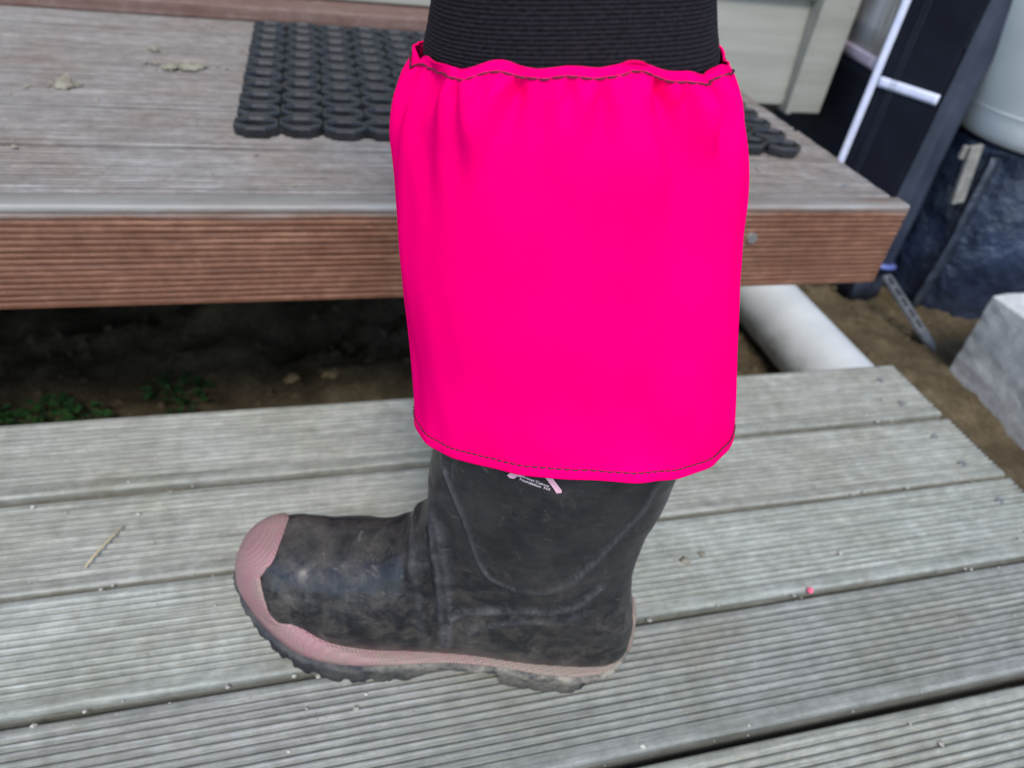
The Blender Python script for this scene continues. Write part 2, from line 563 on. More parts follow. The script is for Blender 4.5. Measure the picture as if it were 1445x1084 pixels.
XL, XU, ZU, YF = 0.588, 0.5065, 0.2065, 0.2988
LEN = 2.6
lower = empty('deck_step', (0, 0, ZG), 'lower grey step of ribbed timber boards that the boot stands on', 'deck step')
ys = [(0.1958, 0.0922, 0.0), (0.0998, 0.0900, 0.0035), (0.0036, 0.0905, 0.001), (-0.0952, 0.0925, -0.001), (-0.2035, 0.0965, 0.0005), (-0.302, 0.095, 0.0), (-0.399, 0.095, 0.0)]
for k, (y, w, dx) in enumerate(ys):
    b = link('deck_board', board_mesh('deck_board', LEN, w, 0.028, 13 + (k == 4), (0.0125, 0.0105, 0.0115, 0.0125)[k] if k < 4 else 0.005, 0.0045, seed=k * 3 + 1), M_DECK, lower)
    b.location = (XL + dx, y, -ZG - (0.002 if k in (1,) else 0.0))
    if k == 4: b.rotation_euler[2] = math.radians(-0.35)
    for fx, fy in ((0.04, 0.24), (0.04, 0.70)):
        s = link('screw', screw_me, None, b)
        s.location = (-fx + rng.uniform(-0.002, 0.002), w * fy, -0.0004)
# bearers and legs under the lower step
for x in (XL - 0.045, 0.0, -0.6, -1.2):
    link('bearer', box_mesh('bearer', 0.045, 0.66, 0.09, 0.003), M_UPPER, lower, (x, -0.05, -ZG - 0.0285 - 0.046))
    for y in (-0.3, 0.22):
        link('leg', box_mesh('leg', 0.07, 0.07, 0.09, 0.003), M_UPPER, lower, (x, y, 0.035))

upper = empty('deck_step', (0, YF, ZG), 'brown upper step with reddish ribbed front board, mat and dried mud on it', 'deck step')


def up(p):  # world to the upper step's frame
    return (p[0], p[1] - YF, p[2] - ZG)


y = YF + 0.0275
k = 0
while y < 0.86:
    w = 0.0922
    b = link('deck_board', board_mesh('deck_board', LEN, w, 0.022, 13, 0.007, 0.005, seed=40 + k * 3, depth=0.0020), M_UPPER, upper)
    b.location = up((XU + rng.uniform(-0.0025, 0.0015) - 0.001, y, ZU - (0.0 if k else 0.0012)))
    for fx, fy in ((0.042, 0.25), (0.042, 0.72)):
        s = link('screw', screw_me, None, b)
        s.location = (-fx + rng.uniform(-0.002, 0.002), w * fy, -0.0004)
    y += 0.0967; k += 1
fas = link('fascia_board', board_mesh('fascia_board', LEN, 0.0935, 0.0225, 15, 0.006, 0.003, seed=90, depth=0.0009), M_FASCIA, upper)
# lies reeded face out: local y (front to back) -> down, local z (up) -> towards the camera
fas.rotation_euler = (0, 0, 0)
fas.matrix_local = Matrix(((1, 0, 0, XU + 0.003), (0, 0, -1, 0.0), (0, -1, 0, ZU - ZG - 0.0002), (0, 0, 0, 1))) @ Matrix.Diagonal((1, 1, 1, 1))
fas['label'] = 'red-brown stained front board with worn pale top edge'
bm = bmesh.new(); bmesh.ops.create_cone(bm, segments=16, radius1=0.0062, radius2=0.005, depth=0.004, cap_ends=True)
bme = bpy.data.meshes.new('bolt_head'); bm.to_mesh(bme); bm.free()
bo = link('bolt_head', bme, M_BOLT, upper, up((0.3305, YF - 0.0012, 0.172)), (math.pi / 2, 0, 0))
for x in (XU - 0.05, 0.0, -0.55, -1.1):
    link('joist', box_mesh('joist', 0.045, 0.60, 0.07, 0.003), M_UPPER, upper, up((x, 0.63, ZU - 0.0225 - 0.036)))
    link('post', box_mesh('post', 0.08, 0.08, 0.36, 0.003), M_UPPER, upper, up((x, 0.86, -0.06)))
# raised threshold board against the house
th = link('threshold_board', box_mesh('threshold_board', LEN - 0.1, 0.078, 0.020, 0.003), M_THRESH, upper, up((XU - LEN / 2 - 0.05, 0.906, ZU + 0.0095)))
th['label'] = 'red-brown threshold board against the house'

# ------------------------------------------------------------------ house
YW = 0.95
house = empty('house_wall', (0.85, YW, ZG), 'cream weatherboard house wall with corner trim behind the upper step', 'house wall')


def ho(x, y, z): return (x - 0.85, y - YW, z - ZG)


def weatherboard(name, x0, x1, z0, h=0.165):
    # lapped board: thick at the bottom edge
    pr = [(0.0, 0.0), (-0.020, 0.0015), (-0.0215, 0.004), (-0.0215, 0.012), (-0.006, h + 0.012), (0.0, h + 0.012)]
    V = np.array([[(x, q[0], q[1]) for q in pr] for x in (x0, x1)])
    return grid(name, V, close_j=True, flip=False, cap0=True, cap1=True, smooth=False)


DOORX = 0.40
z = 0.103; k = 0
heights = [0.178] + [0.165] * 13
for h in heights:
    me = weatherboard('weatherboard', DOORX - 0.85, 0.7725 - 0.85, 0, h)
    link('weatherboard', me, M_CREAM, house, (0, 0.004, z - ZG))
    z += h
ZTOP = z
# corner trim: wide facing board with a narrow bead on its left edge, two nails
link('corner_trim', box_mesh('corner_trim', 0.066, 0.030, ZTOP - 0.096, 0.0025), M_CREAM, house, ho(0.815, YW - 0.018, (ZTOP + 0.096) / 2))
link('trim_bead', box_mesh('trim_bead', 0.012, 0.036, ZTOP - 0.094, 0.002), M_CREAM, house, ho(0.7795, YW - 0.018, (ZTOP + 0.094) / 2))
nail = bpy.data.meshes.new('nail_head'); bm = bmesh.new(); bmesh.ops.create_cone(bm, segments=12, radius1=0.0035, radius2=0.003, depth=0.0015, cap_ends=True); bm.to_mesh(nail); bm.free()
nail.materials.append(M_CREAM)
for zz in (0.18, 0.28, 0.55, 0.9, 1.3):
    link('nail_head', nail, None, house, ho(0.835, YW - 0.0335, zz), (math.pi / 2, 0, 0))
link('return_wall', box_mesh('return_wall', 0.03, 4.0, ZTOP - 0.1, 0.002), M_CREAM, house, ho(0.832, YW + 2.002, (ZTOP + 0.1) / 2))
link('foundation', box_mesh('foundation', 3.0, 0.05, 0.42, 0.002), M_FOUND, house, ho(-0.70, YW + 0.06, 0.0))
link('wall_backing', box_mesh('wall_backing', 3.0, 0.03, ZTOP - 0.22, 0.002), M_FOUND, house, ho(-0.69, YW + 0.05, (ZTOP + 0.22) / 2))
# door sill, frame and door at the left
sill = np.array([(0.0, 0.0), (-0.030, 0.0), (-0.034, 0.003), (-0.034, 0.012), (-0.020, 0.014), (-0.018, 0.0165), (-0.018, 0.030), (0.0, 0.033)])
V = np.array([[(x, q[0], q[1]) for q in sill] for x in (-1.6 - 0.85, DOORX - 0.85 - 0.002)])
link('door_sill', grid('door_sill', V, close_j=True, cap0=True, cap1=True, smooth=False), M_CREAM, house, (0, 0.012, ZU + 0.0205 - ZG))
link('door_jamb', box_mesh('door_jamb', 0.05, 0.05, 2.0, 0.002), M_CREAM, house, ho(DOORX - 0.027, YW - 0.004, ZU + 0.055 + 1.0))
link('door', box_mesh('door', 1.9, 0.03, 2.0, 0.003), M_CREAM, house, ho(DOORX - 0.055 - 0.95, YW + 0.018, ZU + 0.056 + 1.0))
link('door_head', box_mesh('door_head', 2.0, 0.06, 0.30, 0.002), M_CREAM, house, ho(DOORX - 1.0, YW + 0.0, ZU + 0.057 + 2.0 + 0.15))

# ------------------------------------------------------------------ rubber ring mat
def ring_mat():
    nx, ny = 15, 11
    px, py, H = 0.0412, 0.0358, 0.0105
    V, F = [], []

    def ring(cx, cy):
        b = len(V); n = 8
        rnd = rng.uniform(-0.0007, 0.0007, 2)
        ang = [math.radians(22.5 + 45 * k) for k in range(n)]
        loops = []
        for (ax, ay, zz) in ((0.0206, 0.0174, 0.0005), (0.0210, 0.0178, H - 0.0025), (0.0200, 0.0168, H), (0.0182, 0.0116, H - 0.0003), (0.0174, 0.0104, H - 0.003), (0.0166, 0.0096, 0.0005)):
            lp = []
            for a in ang:
                c, s = math.cos(a) / math.cos(math.radians(22.5)), math.sin(a) / math.cos(math.radians(22.5))
                lp.append(len(V)); V.append((cx + ax * c * 0.99 + rnd[0], cy + ay * s * 0.99 + rnd[1], zz))
            loops.append(lp)
        for q in range(6):
            A, B = loops[q], loops[(q + 1) % 6]
            for k in range(n):
                m = (k + 1) % n
                F.append((A[k], A[m], B[m], B[k]))

    def bar(x0, y0, x1, y1, w, h):
        b = len(V)
        dx, dy = x1 - x0, y1 - y0; L = math.hypot(dx, dy); nxv, nyv = -dy / L * w / 2, dx / L * w / 2
        for zz in (0.002, h):
            for (x, y_, s) in ((x0, y0, 1), (x1, y1, 1), (x1, y1, -1), (x0, y0, -1)):
                V.append((x + nxv * s, y_ + nyv * s, zz))
        for q in ((0, 1, 2, 3), (7, 6, 5, 4), (0, 4, 5, 1), (1, 5, 6, 2), (2, 6, 7, 3), (3, 7, 4, 0)):
            F.append(tuple(b + t for t in q))

    for i in range(nx):
        for j in range(ny):
            cx, cy = (i + 0.5) * px, (j + 0.5) * py + (0.0022 if i % 2 else -0.0022)
            ring(cx, cy)
            if i < nx - 1: bar(cx + px / 2, cy - 0.006, cx + px / 2, cy + 0.006, 0.006, H - 0.004)
    me = mesh('ring_mat', V, F, smooth=False, fix=True)
    return me


mat_o = link('door_mat', ring_mat(), M_MAT, None, (-0.164, 0.444, ZU + 0.0006), (0, 0, math.radians(-2.0)))
tag(mat_o, 'black rubber ring mat with open holes lying on the upper step', 'door mat')


# ------------------------------------------------------------------ mud, grit, straw
def clump(name, r, squash, seed, n=14, rough=0.35):
    bm = bmesh.new()
    bmesh.ops.create_icosphere(bm, subdivisions=3, radius=1)
    for v in bm.verts:
        d = v.co.normalized()
        k = 1 + rough * float(vnoise2(d.x * 2.3 + d.z * 1.7 + 7, d.y * 2.3 - d.z * 1.1 + 3, seed, 4))
        v.co = Vector((d.x * k * r * 1.0, d.y * k * r * 0.8, max(-0.02, d.z * k * squash) * r))
    me = bpy.data.meshes.new(name); bm.to_mesh(me); bm.free()
    me.polygons.foreach_set('use_smooth', [True] * len(me.polygons))
    return me


def mud_thing(x, y, parts, label):
    e = empty('mud_clump', (x, y, ZU), label, 'mud')
    for k, (dx, dy, r, sq) in enumerate(parts):
        o = link('clod', clump('clod', r, sq, k + int(abs(x) * 1000)), M_MUD, e, (dx, dy, 0.0008))
        o.rotation_euler = (0, 0, rng.uniform(0, 6))
    return e


def crumbs(n, rx, ry, r0, r1, sq0, sq1, seed):
    rr = np.random.default_rng(seed)
    return [(rr.normal(0, rx), rr.normal(0, ry), r0 + (r1 - r0) * rr.random() ** 2, rr.uniform(sq0, sq1)) for _ in range(n)]


mud_thing(-0.330, 0.570, [(0, 0, 0.011, 0.7), (0.002, 0.003, 0.006, 1.5)] + crumbs(16, 0.012, 0.004, 0.0015, 0.006, 0.3, 0.7, 1),
          'pointed heap of dried mud nearest the left edge of the upper step')
mud_thing(-0.222, 0.648, [(0.004, 0, 0.013, 0.32), (-0.016, -0.002, 0.010, 0.28)] + crumbs(30, 0.018, 0.008, 0.0015, 0.007, 0.3, 0.7, 2),
          'wide crumbled patch of dried mud near the ring mat')
mud_thing(-0.262, 0.707, [(0, 0, 0.0065, 0.8)] + crumbs(5, 0.006, 0.004, 0.001, 0.003, 0.4, 0.7, 3), 'small lump of dried mud behind the wide crumbled patch')


def grit(name, spots, mat, zfun, rmin, rmax):
    V, F = [], []
    for (x, y) in spots:
        r = rmin + (rmax - rmin) * rng.random() ** 2.5
        b = len(V); z0 = zfun(x, y)
        P = [(1, 0, 0.2), (0.3, 0.9, 0.25), (-0.8, 0.6, 0.15), (-0.8, -0.6, 0.2), (0.35, -0.9, 0.2), (0, 0, 1.0), (0, 0, -0.3)]
        a = rng.uniform(0, 6.28); ca, sa = math.cos(a), math.sin(a)
        for p in P:
            px, py, pz = [c * r * rng.uniform(0.7, 1.25) for c in p]
            V.append((x + ca * px - sa * py, y + sa * px + ca * py, z0 + pz * 0.9))
        for k in range(5):
            m = (k + 1) % 5
            F.append((b + k, b + m, b + 5)); F.append((b + m, b + k, b + 6))
    return link(name, mesh(name, V, F, smooth=False), mat)


sp = []
for k in range(330):
    x, y = rng.uniform(-0.6, 0.55), rng.uniform(-0.2, 0.28)
    if rng.random() < 0.35: y = random.choice((0.0, 0.096, 0.192, -0.095)) + rng.normal(0, 0.003)
    sp.append((x, y))
tag(grit('grit', sp, M_GRIT, lambda x, y: -0.0004, 0.0006, 0.0026), 'scattered pale grit grains on the lower step', 'grit', kind='stuff')
sp = [(rng.uniform(-0.7, 0.48), rng.uniform(0.33, 0.84)) for k in range(170)]
tag(grit('grit', sp, M_MUD, lambda x, y: ZU - 0.0003, 0.0006, 0.0032), 'scattered crumbs of dried mud on the upper step', 'grit', kind='stuff')

# a few bigger crumbs one can pick out on the lower step
for (x, y, r, lab) in ((0.190, 0.048, 0.0042, 'small brown mud crumb on the lower step behind the boot heel'),
                       (0.208, 0.052, 0.0030, 'tiny brown mud crumb beside the larger one behind the boot heel'),
                       (-0.345, 0.004, 0.0050, 'pale flat chip lying in the board gap at left front of the lower step')):
    o = link('mud_crumb', clump('mud_crumb', r, 0.6, int(r * 1e5)), M_MUD, None, (x, y, 0.0004))
    tag(o, lab, 'mud')

o = link('straw', tube_mesh('straw', [(-0.0105, -0.0185, 0.0012), (-0.004, -0.006, 0.0022), (0.004, 0.008, 0.0018), (0.0115, 0.0195, 0.001)], [0.0006, 0.0009, 0.0008, 0.0005], 8), M_STRAW, None, (-0.2705, 0.1335, 0.0))
tag(o, 'short dry straw lying across the boards left of the boot', 'straw')
bm = bmesh.new(); bmesh.ops.create_icosphere(bm, subdivisions=2, radius=0.0026)
for v in bm.verts: v.co *= 1 + 0.12 * math.sin(v.co.x * 3000 + v.co.y * 2100)
me = bpy.data.meshes.new('bead'); bm.to_mesh(me); bm.free()
o = link('pink_bead', me, M_BEAD, None, (0.285, 0.0015, 0.0008)); tag(o, 'tiny bright pink bead in the board gap right of the boot', 'bead')


# ------------------------------------------------------------------ weeds and stones under the upper step
def weed(x, y, r, nleaf, label, seed):
    rr = np.random.default_rng(seed)
    e = empty('weed', (x, y, zground(x, y)), label, 'weed', 'weeds under the upper step')
    V, F = [], []
    for k in range(nleaf):
        a = rr.uniform(0, 6.28); d = r * math.sqrt(rr.random()); h = rr.uniform(0.008, 0.04) * (1 - 0.4 * d / r)
        c = np.array((d * math.cos(a), d * math.sin(a), h))
        L = rr.uniform(0.006, 0.013); w = L * 0.42
        b2 = a + rr.uniform(-1, 1); t = np.array((math.cos(b2), math.sin(b2), rr.uniform(-0.4, 0.5))); t /= np.linalg.norm(t)
        sdv = np.cross(t, (0, 0, 1.0)); sdv /= np.linalg.norm(sdv); nn = np.cross(sdv, t)
        b = len(V)
        for (q, s, n_) in ((0, 0, 0), (0.35, 1, 0.12), (0.75, 0.8, 0.1), (1.05, 0, -0.1), (0.75, -0.8, 0.1), (0.35, -1, 0.12), (0.5, 0, -0.06)):
            V.append(c + t * L * q + sdv * w * s + nn * L * n_)
        for k2 in range(6): F.append((b + k2, b + (k2 + 1) % 6, b + 6))
    link('leaves', mesh('leaves', V, F), M_LEAF, e)
    V, F = [], []
    for k in range(9):
        a = rr.uniform(0, 6.28); d = r * rr.uniform(0.2, 0.9); h = rr.uniform(0.012, 0.032)
        b = len(V)
        for (q, hh, ww) in ((0, -0.01, 0.0012), (0.5, h * 0.6, 0.001), (1, h, 0.0005)):
            for s in range(3):
                V.append((d * q * math.cos(a) + ww * math.cos(s * 2.1), d * q * math.sin(a) + ww * math.sin(s * 2.1), hh))
        for q in range(2):
            for s in range(3):
                F.append((b + q * 3 + s, b + q * 3 + (s + 1) % 3, b + q * 3 + 3 + (s + 1) % 3, b + q * 3 + 3 + s))
    link('stems', mesh('stems', V, F), M_LEAF, e)


weed(-0.50, 0.50, 0.035, 70, 'low green weed at the far left under the upper step', 1)
weed(-0.43, 0.515, 0.036, 90, 'brightest bushy green weed under the upper step, second from the left', 2)
weed(-0.385, 0.49, 0.025, 50, 'small green weed just behind the lower step, third from the left', 3)
weed(-0.285, 0.56, 0.040, 70, 'dim dark green weed deepest in the shade under the upper step', 4)
for (x, y, lab, r) in ((-0.135, 0.565, 'ochre stone in the soil under the step, left of the pair', 0.011), (-0.080, 0.565, 'ochre stone in the soil under the step, right of the pair', 0.012)):
    o = link('stone', clump('stone', r, 0.7, int(r * 5000)), M_STONE, None, (x, y, zground(x, y))); tag(o, lab, 'stone')

V_spots = [(rng.uniform(-0.75, 0.62), 0.30 + 0.6 * rng.random()) for k in range(500)] + [(rng.uniform(0.6, 1.1), rng.uniform(0.25, 0.8)) for k in range(260)]
tag(grit('soil_clods', V_spots, M_SOIL, lambda x, y: zground(x, y) - 0.001, 0.002, 0.014), 'loose crumbs of soil and small stones on the ground beside and under the steps', 'soil', kind='stuff')

# ------------------------------------------------------------------ pipe, block
def pipe_mesh(R, r, L):
    n = 48
    th = np.linspace(0, 2 * np.pi, n, endpoint=False)
    V = []
    for (rad, y) in ((r, 0.0), (R, 0.0), (R, L), (r, L), (r, 0.0)):
        V.append(np.stack([rad * np.cos(th), np.full(n, y), rad * np.sin(th)], 1))
    return grid('pvc_pipe', np.array(V), close_j=True, flip=True)


o = link('pvc_pipe', pipe_mesh(0.055, 0.051, 1.5), M_PVC, None, (0.664, 0.30, -0.145), (0, 0, math.radians(-1.0)))
md = o.modifiers.new('edge', 'EDGE_SPLIT'); md.split_angle = math.radians(40)
tag(o, 'white plastic drain pipe lying on the soil beside the steps', 'pipe')


def block_mesh(sx, sy, sz):
    bm = bmesh.new()
    bmesh.ops.create_cube(bm, size=1)
    for v in bm.verts: v.co = Vector((v.co.x * sx, v.co.y * sy, v.co.z * sz))
    bmesh.ops.bevel(bm, geom=bm.edges[:], offset=0.003, segments=1, affect='EDGES')
    bmesh.ops.subdivide_edges(bm, edges=bm.edges[:], cuts=12, use_grid_fill=True)
    for v in bm.verts:
        e = sum(abs(c) > h / 2 - 0.012 for c, h in zip(v.co, (sx, sy, sz)))
        k = 0.0012 if e < 2 else 0.0035
        v.co += Vector((1, 1, 1)) * 0 + v.co.normalized() * k * float(vnoise2(v.co.x * 60 + v.co.z * 33, v.co.y * 60 - v.co.z * 41, 5, 3))
    me = bpy.data.meshes.new('concrete_block'); bm.to_mesh(me); bm.free()
    return me


o = link('concrete_block', block_mesh(0.40, 0.40, 0.20), M_CONC, None, (0.962 + 0.20, 0.492 - 0.20, ZG + 0.062), (0, 0, math.radians(1.0)))
tag(o, 'grey concrete block on the soil at the right edge', 'concrete block')

# ------------------------------------------------------------------ marquee wall
mq = empty('marquee_wall', (0.869, 0.838, ZG), 'dark navy marquee side wall with white tape strips beside the house corner', 'marquee wall')


def mo(P): return np.asarray(P, float) - np.array((0.869, 0.838, ZG))


def curtain(name, plan, z0, z1, nu, nz, mat, ripple=0.004, freq=26, seed=0, flare=0.0, off=0.0, thick=0.0015):
    K = np.array(plan, float)
    seg = np.concatenate([[0], np.cumsum(np.hypot(*np.diff(K, axis=0).T))])
    t = np.linspace(0, seg[-1], nu)
    x = np.interp(t, seg, K[:, 0]); y_ = np.interp(t, seg, K[:, 1])
    # soften the corners
    for _ in range(3):
        x[1:-1] = (x[:-2] + 2 * x[1:-1] + x[2:]) / 4; y_[1:-1] = (y_[:-2] + 2 * y_[1:-1] + y_[2:]) / 4
    tx, ty = np.gradient(x), np.gradient(y_); L = np.hypot(tx, ty) + 1e-9
    nx_, ny_ = ty / L, -tx / L
    zs = np.linspace(z0, z1, nz)
    V = np.zeros((nz, nu, 3))
    for i, z in enumerate(zs):
        lowf = np.clip((0.1 - z) / 0.3, 0, 1)
        d = ripple * (0.4 + flare * lowf) * vnoise(t * freq + 0.7 * z * 3, seed, 2) + ripple * 0.8 * vnoise2(t * 9, np.full(nu, z * 7), seed + 3, 2) + off
        V[i, :, 0] = x + nx_ * d; V[i, :, 1] = y_ + ny_ * d; V[i, :, 2] = z
    V = V - np.array((0.869, 0.838, ZG))
    o = link(name, grid(name, V), mat, mq)
    md = o.modifiers.new('thickness', 'SOLIDIFY'); md.thickness = thick
    return o


curtain('fabric_panel', [(0.872, 0.842), (0.928, 0.737)], ZG - 0.01, 1.9, 24, 60, M_NAVY, 0.0012, 26, 1, 2.0)
fb = curtain('fold_band', [(0.9285, 0.7335), (0.945, 0.722), (0.985, 0.728), (0.998, 0.745)], ZG - 0.005, 1.9, 24, 60, M_NAVYSHEEN, 0.003, 30, 2, 3.0)
fb['label'] = 'folded band of the navy marquee wall, sheen painted into its colour'
curtain('fabric_panel', [(0.998, 0.748), (1.01, 0.98), (1.7, 1.02)], ZG - 0.01, 1.9, 60, 40, M_NAVY, 0.004, 12, 3, 1.0)
# rear part of the wall: dark skirt, lilac hem, clear window with painted reflections
curtain('fabric_panel', [(0.99, 1.9), (0.872, 0.846)], ZG - 0.01, 0.196, 40, 20, M_NAVY, 0.001, 8, 4, 1.0)
w_o = curtain('window_pane', [(0.99, 1.9), (0.872, 0.846)], 0.215, 1.5, 40, 30, M_WINDOW, 0.001, 8, 4, 1.0)
w_o['label'] = 'clear plastic window of the marquee wall with reflections painted into its colour'
curtain('hem', [(0.99, 1.9), (0.872, 0.846)], 0.196, 0.216, 40, 4, M_HEM, 0.001, 8, 4, 1.0, 0.0015, 0.004)
curtain('fabric_panel', [(0.99, 1.9), (0.872, 0.846)], 1.5, 1.9, 40, 6, M_NAVY, 0.001, 8, 4, 1.0)
# white tapes
curtain('white_tape', [(0.868, 0.8435), (0.8745, 0.8335)], ZG, 1.9, 6, 60, M_TAPE, 0.0004, 26, 1, 0.5, 0.0035, 0.003)
curtain('white_tape', [(0.8775, 0.833), (0.9275, 0.7405)], 0.176, 0.192, 20, 4, M_TAPE, 0.0006, 26, 1, 0.0, 0.0035, 0.003)
# raised double seam on the navy panel
for q in (0.40, 0.48):
    x0, y0 = 0.872 + q * 0.056 * 0.7, 0.842 - q * 0.105 * 0.7
    link('seam', tube_mesh('seam', [mo((x0 - 0.0018, y0 - 0.0008, z_)) for z_ in np.linspace(ZG, 1.9, 30)], 0.0009, 6), M_NAVYSHEEN, mq)
link('blue_strap', tube_mesh('blue_strap', [mo(p) for p in ((0.945, 0.7165, -0.118), (0.965, 0.7145, -0.121), (0.985, 0.719, -0.124), (0.997, 0.737, -0.126))], [0.006, 0.0065, 0.006, 0.005], 10, 0.8), M_BLUE, mq)


# slotted ground anchor strap
def anchor_mesh():
    V, F = [], []

    def bx(x0, x1, y0, y1, z0, z1):
        b = len(V)
        for z_ in (z0, z1):
            for (x, y_) in ((x0, y0), (x1, y0), (x1, y1), (x0, y1)): V.append((x, y_, z_))
        for q in ((3, 2, 1, 0), (4, 5, 6, 7), (0, 1, 5, 4), (1, 2, 6, 5), (2, 3, 7, 6), (3, 0, 4, 7)): F.append(tuple(b + t for t in q))
    L, W = 0.125, 0.022
    bx(0, L, -W / 2, -W / 2 + 0.0055, 0, 0.006); bx(0, L, W / 2 - 0.0055, W / 2, 0, 0.006)
    for k in range(6): bx(k * L / 5.25, k * L / 5.25 + 0.0055, -W / 2 + 0.0056, W / 2 - 0.0056, 0.0005, 0.0055)
    b = len(V)
    for z_ in (0, 0.006):
        for (x, y_) in ((L + 0.0002, -W / 2 - 0.001), (L + 0.0002, W / 2 + 0.001), (L + 0.028, W / 2 - 0.002), (L + 0.045, -0.001), (L + 0.03, -W / 2 + 0.004)): V.append((x, y_, z_))
    F.append((b + 4, b + 3, b + 2, b + 1, b)); F.append((b + 5, b + 6, b + 7, b + 8, b + 9))
    for k in range(5): F.append((b + k, b + (k + 1) % 5, b + 5 + (k + 1) % 5, b + 5 + k))
    return mesh('anchor_strap', V, F, smooth=False, fix=True)


A, B = Vector((0.956, 0.700, -0.132)), Vector((0.984, 0.572, -0.193))
d = (B - A).normalized()
sx = d.cross(Vector((0, 0, 1))).normalized()
o = link('anchor_strap', anchor_mesh(), M_ANCHOR)
nz_ = sx.cross(d)
o.matrix_world = Matrix(((d.x, -sx.x, nz_.x, A.x), (d.y, -sx.y, nz_.y, A.y), (d.z, -sx.z, nz_.z, A.z), (0, 0, 0, 1)))
tag(o, 'grey slotted anchor strap with pointed end below the marquee wall', 'anchor strap')

# ------------------------------------------------------------------ wrapped stack with the tank on it
cv = empty('wrapped_stack', (1.25, 0.72, ZG), 'stack wrapped in creased black polythene under the pale tank', 'wrapped stack')


def wrapped():
    x0, x1, y0, y1 = 1.045, 1.55, 0.66, 0.95
    plan = [(x0, y1), (x0 - 0.005, 0.80), (x0 + 0.02, 0.71), (x0 + 0.07, 0.655), (x0 + 0.2, 0.63), (x1, 0.62), (x1 + 0.03, 0.8), (x1, y1)]
    K = crom_closed(plan, 150)
    zs = np.linspace(ZG - 0.005, 0.115, 46)
    V = []
    th = np.linspace(0, 1, 150, endpoint=False)
    for i, z in enumerate(zs):
        q = (z - zs[0]) / (zs[-1] - zs[0])
        c = K.mean(0)
        s = 1.0 + 0.022 * vnoise2(th * 14 + q * 2, np.full(150, q * 2.5 + 2), 7, 2) + 0.014 * (0.5 - np.abs(vnoise2(th * 30 + q * 7, np.full(150, q * 3.0), 9, 1))) - 0.02 * q
        P = c + (K - c) * s[:, None]
        V.append(np.column_stack([P, np.full(150, z)]))
    for k in range(1, 9):
        q = 1 - k / 9
        c = K.mean(0)
        P = c + (V[-1][:, :2] - c) * (q / (q + 1 / 9)) if k > 0 else V[-1][:, :2]
        V.append(np.column_stack([P, np.full(150, 0.115) + 0.003 * vnoise(th * 30, k, 2)]))
    V = np.array(V)
    V -= np.array((1.25, 0.72, ZG))
    return grid('polythene', V, close_j=True, cap1=True)


pm = wrapped()
link('polythene', pm, M_POLY, cv)
ev = []
for k, z_ in enumerate(np.linspace(ZG + 0.004, 0.11, 24)):
    q = k / 23
    ex, ey = 1.030 + 0.004 * math.sin(q * 3), 0.688 - 0.003 * math.sin(q * 4)
    ev.append([(ex + dx - 1.25, ey + dy - 0.72, z_ - ZG) for dx, dy in ((0.040, 0.03), (0.022, 0.010), (0.008 - 0.003 * math.sin(q * 6), -0.001), (0.004 - 0.002 * math.sin(q * 11), -0.006), (0.007, -0.009), (0.018, -0.006 - 0.003 * math.sin(q * 9)), (0.045, 0.006))])
fe = link('fold_flap', grid('fold_flap', np.array(ev)), M_POLYEDGE, cv)
md = fe.modifiers.new('thickness', 'SOLIDIFY'); md.thickness = 0.001
fe['label'] = 'pale edge of the polythene folded round the stack corner'

tank = empty('tank', (1.18, 0.74, 0.12), 'pale grey-blue round tank in the top right corner', 'tank')
prof = [(0.0, 0.003), (0.10, 0.003), (0.130, 0.006), (0.146, 0.016), (0.155, 0.034), (0.164, 0.06), (0.196, 0.14), (0.228, 0.25), (0.245, 0.40), (0.235, 0.60), (0.17, 0.70), (0.07, 0.735), (0.0, 0.74)]
P = crom(prof, 70)
th = np.linspace(0, 2 * np.pi, 72, endpoint=False)
V = np.array([np.column_stack([max(r, 1e-4) * np.cos(th), max(r, 1e-4) * np.sin(th), np.full(72, z_)]) for r, z_ in P])
link('shell', grid('shell', V, close_j=True), M_TANK, tank)
link('bottom_seam', tube_mesh('bottom_seam', [(0.1655 * math.cos(a), 0.1655 * math.sin(a), 0.062) for a in np.linspace(0, 2 * np.pi, 73)], 0.0008, 6), M_TANK, tank)
link('foot_strut', box_mesh('foot_strut', 0.024, 0.008, 0.105, 0.0015), M_BATTEN, tank, (-0.180, -0.058, -0.040), (0, math.radians(-12), 0))
link('foot_strut', box_mesh('foot_strut', 0.012, 0.008, 0.022, 0.0015), M_BATTEN, tank, (-0.200, -0.050, -0.004))

# ------------------------------------------------------------------ boot (own frame: x towards the toe, y away from the camera, z up)
ang = math.atan2(0.081, 0.272)
BU = np.array((-math.cos(ang), math.sin(ang), 0.0)); BV = np.array((math.sin(ang), math.cos(ang), 0.0)); BZ = np.array((0, 0, 1.0))
BO = np.array((0.063, -0.012, 0.0006))


def bw(L):  # boot frame to vectors relative to the boot's origin
    L = np.asarray(L, float)
    return L[..., 0:1] * BU + L[..., 1:2] * BV + L[..., 2:3] * BZ


def boot_attr(me, L, name='boot'):
    at = me.attributes.new(name, 'FLOAT_VECTOR', 'POINT')
    n = len(me.vertices); a = np.zeros((n, 3)); L = np.asarray(L).reshape(-1, 3); a[:len(L)] = L
    if n > len(L): a[len(L):] = L.mean(0)
    at.data.foreach_set('vector', a.ravel())


def bgrid(name, L, mat, parent, **k):
    me = grid(name, bw(L), **k)
    boot_attr(me, L)
    return link(name, me, mat, parent)


boot = empty('rubber_boot', tuple(BO), 'dusty black rubber boot with pink toe cap and pink sole band on the lower step', 'boot')
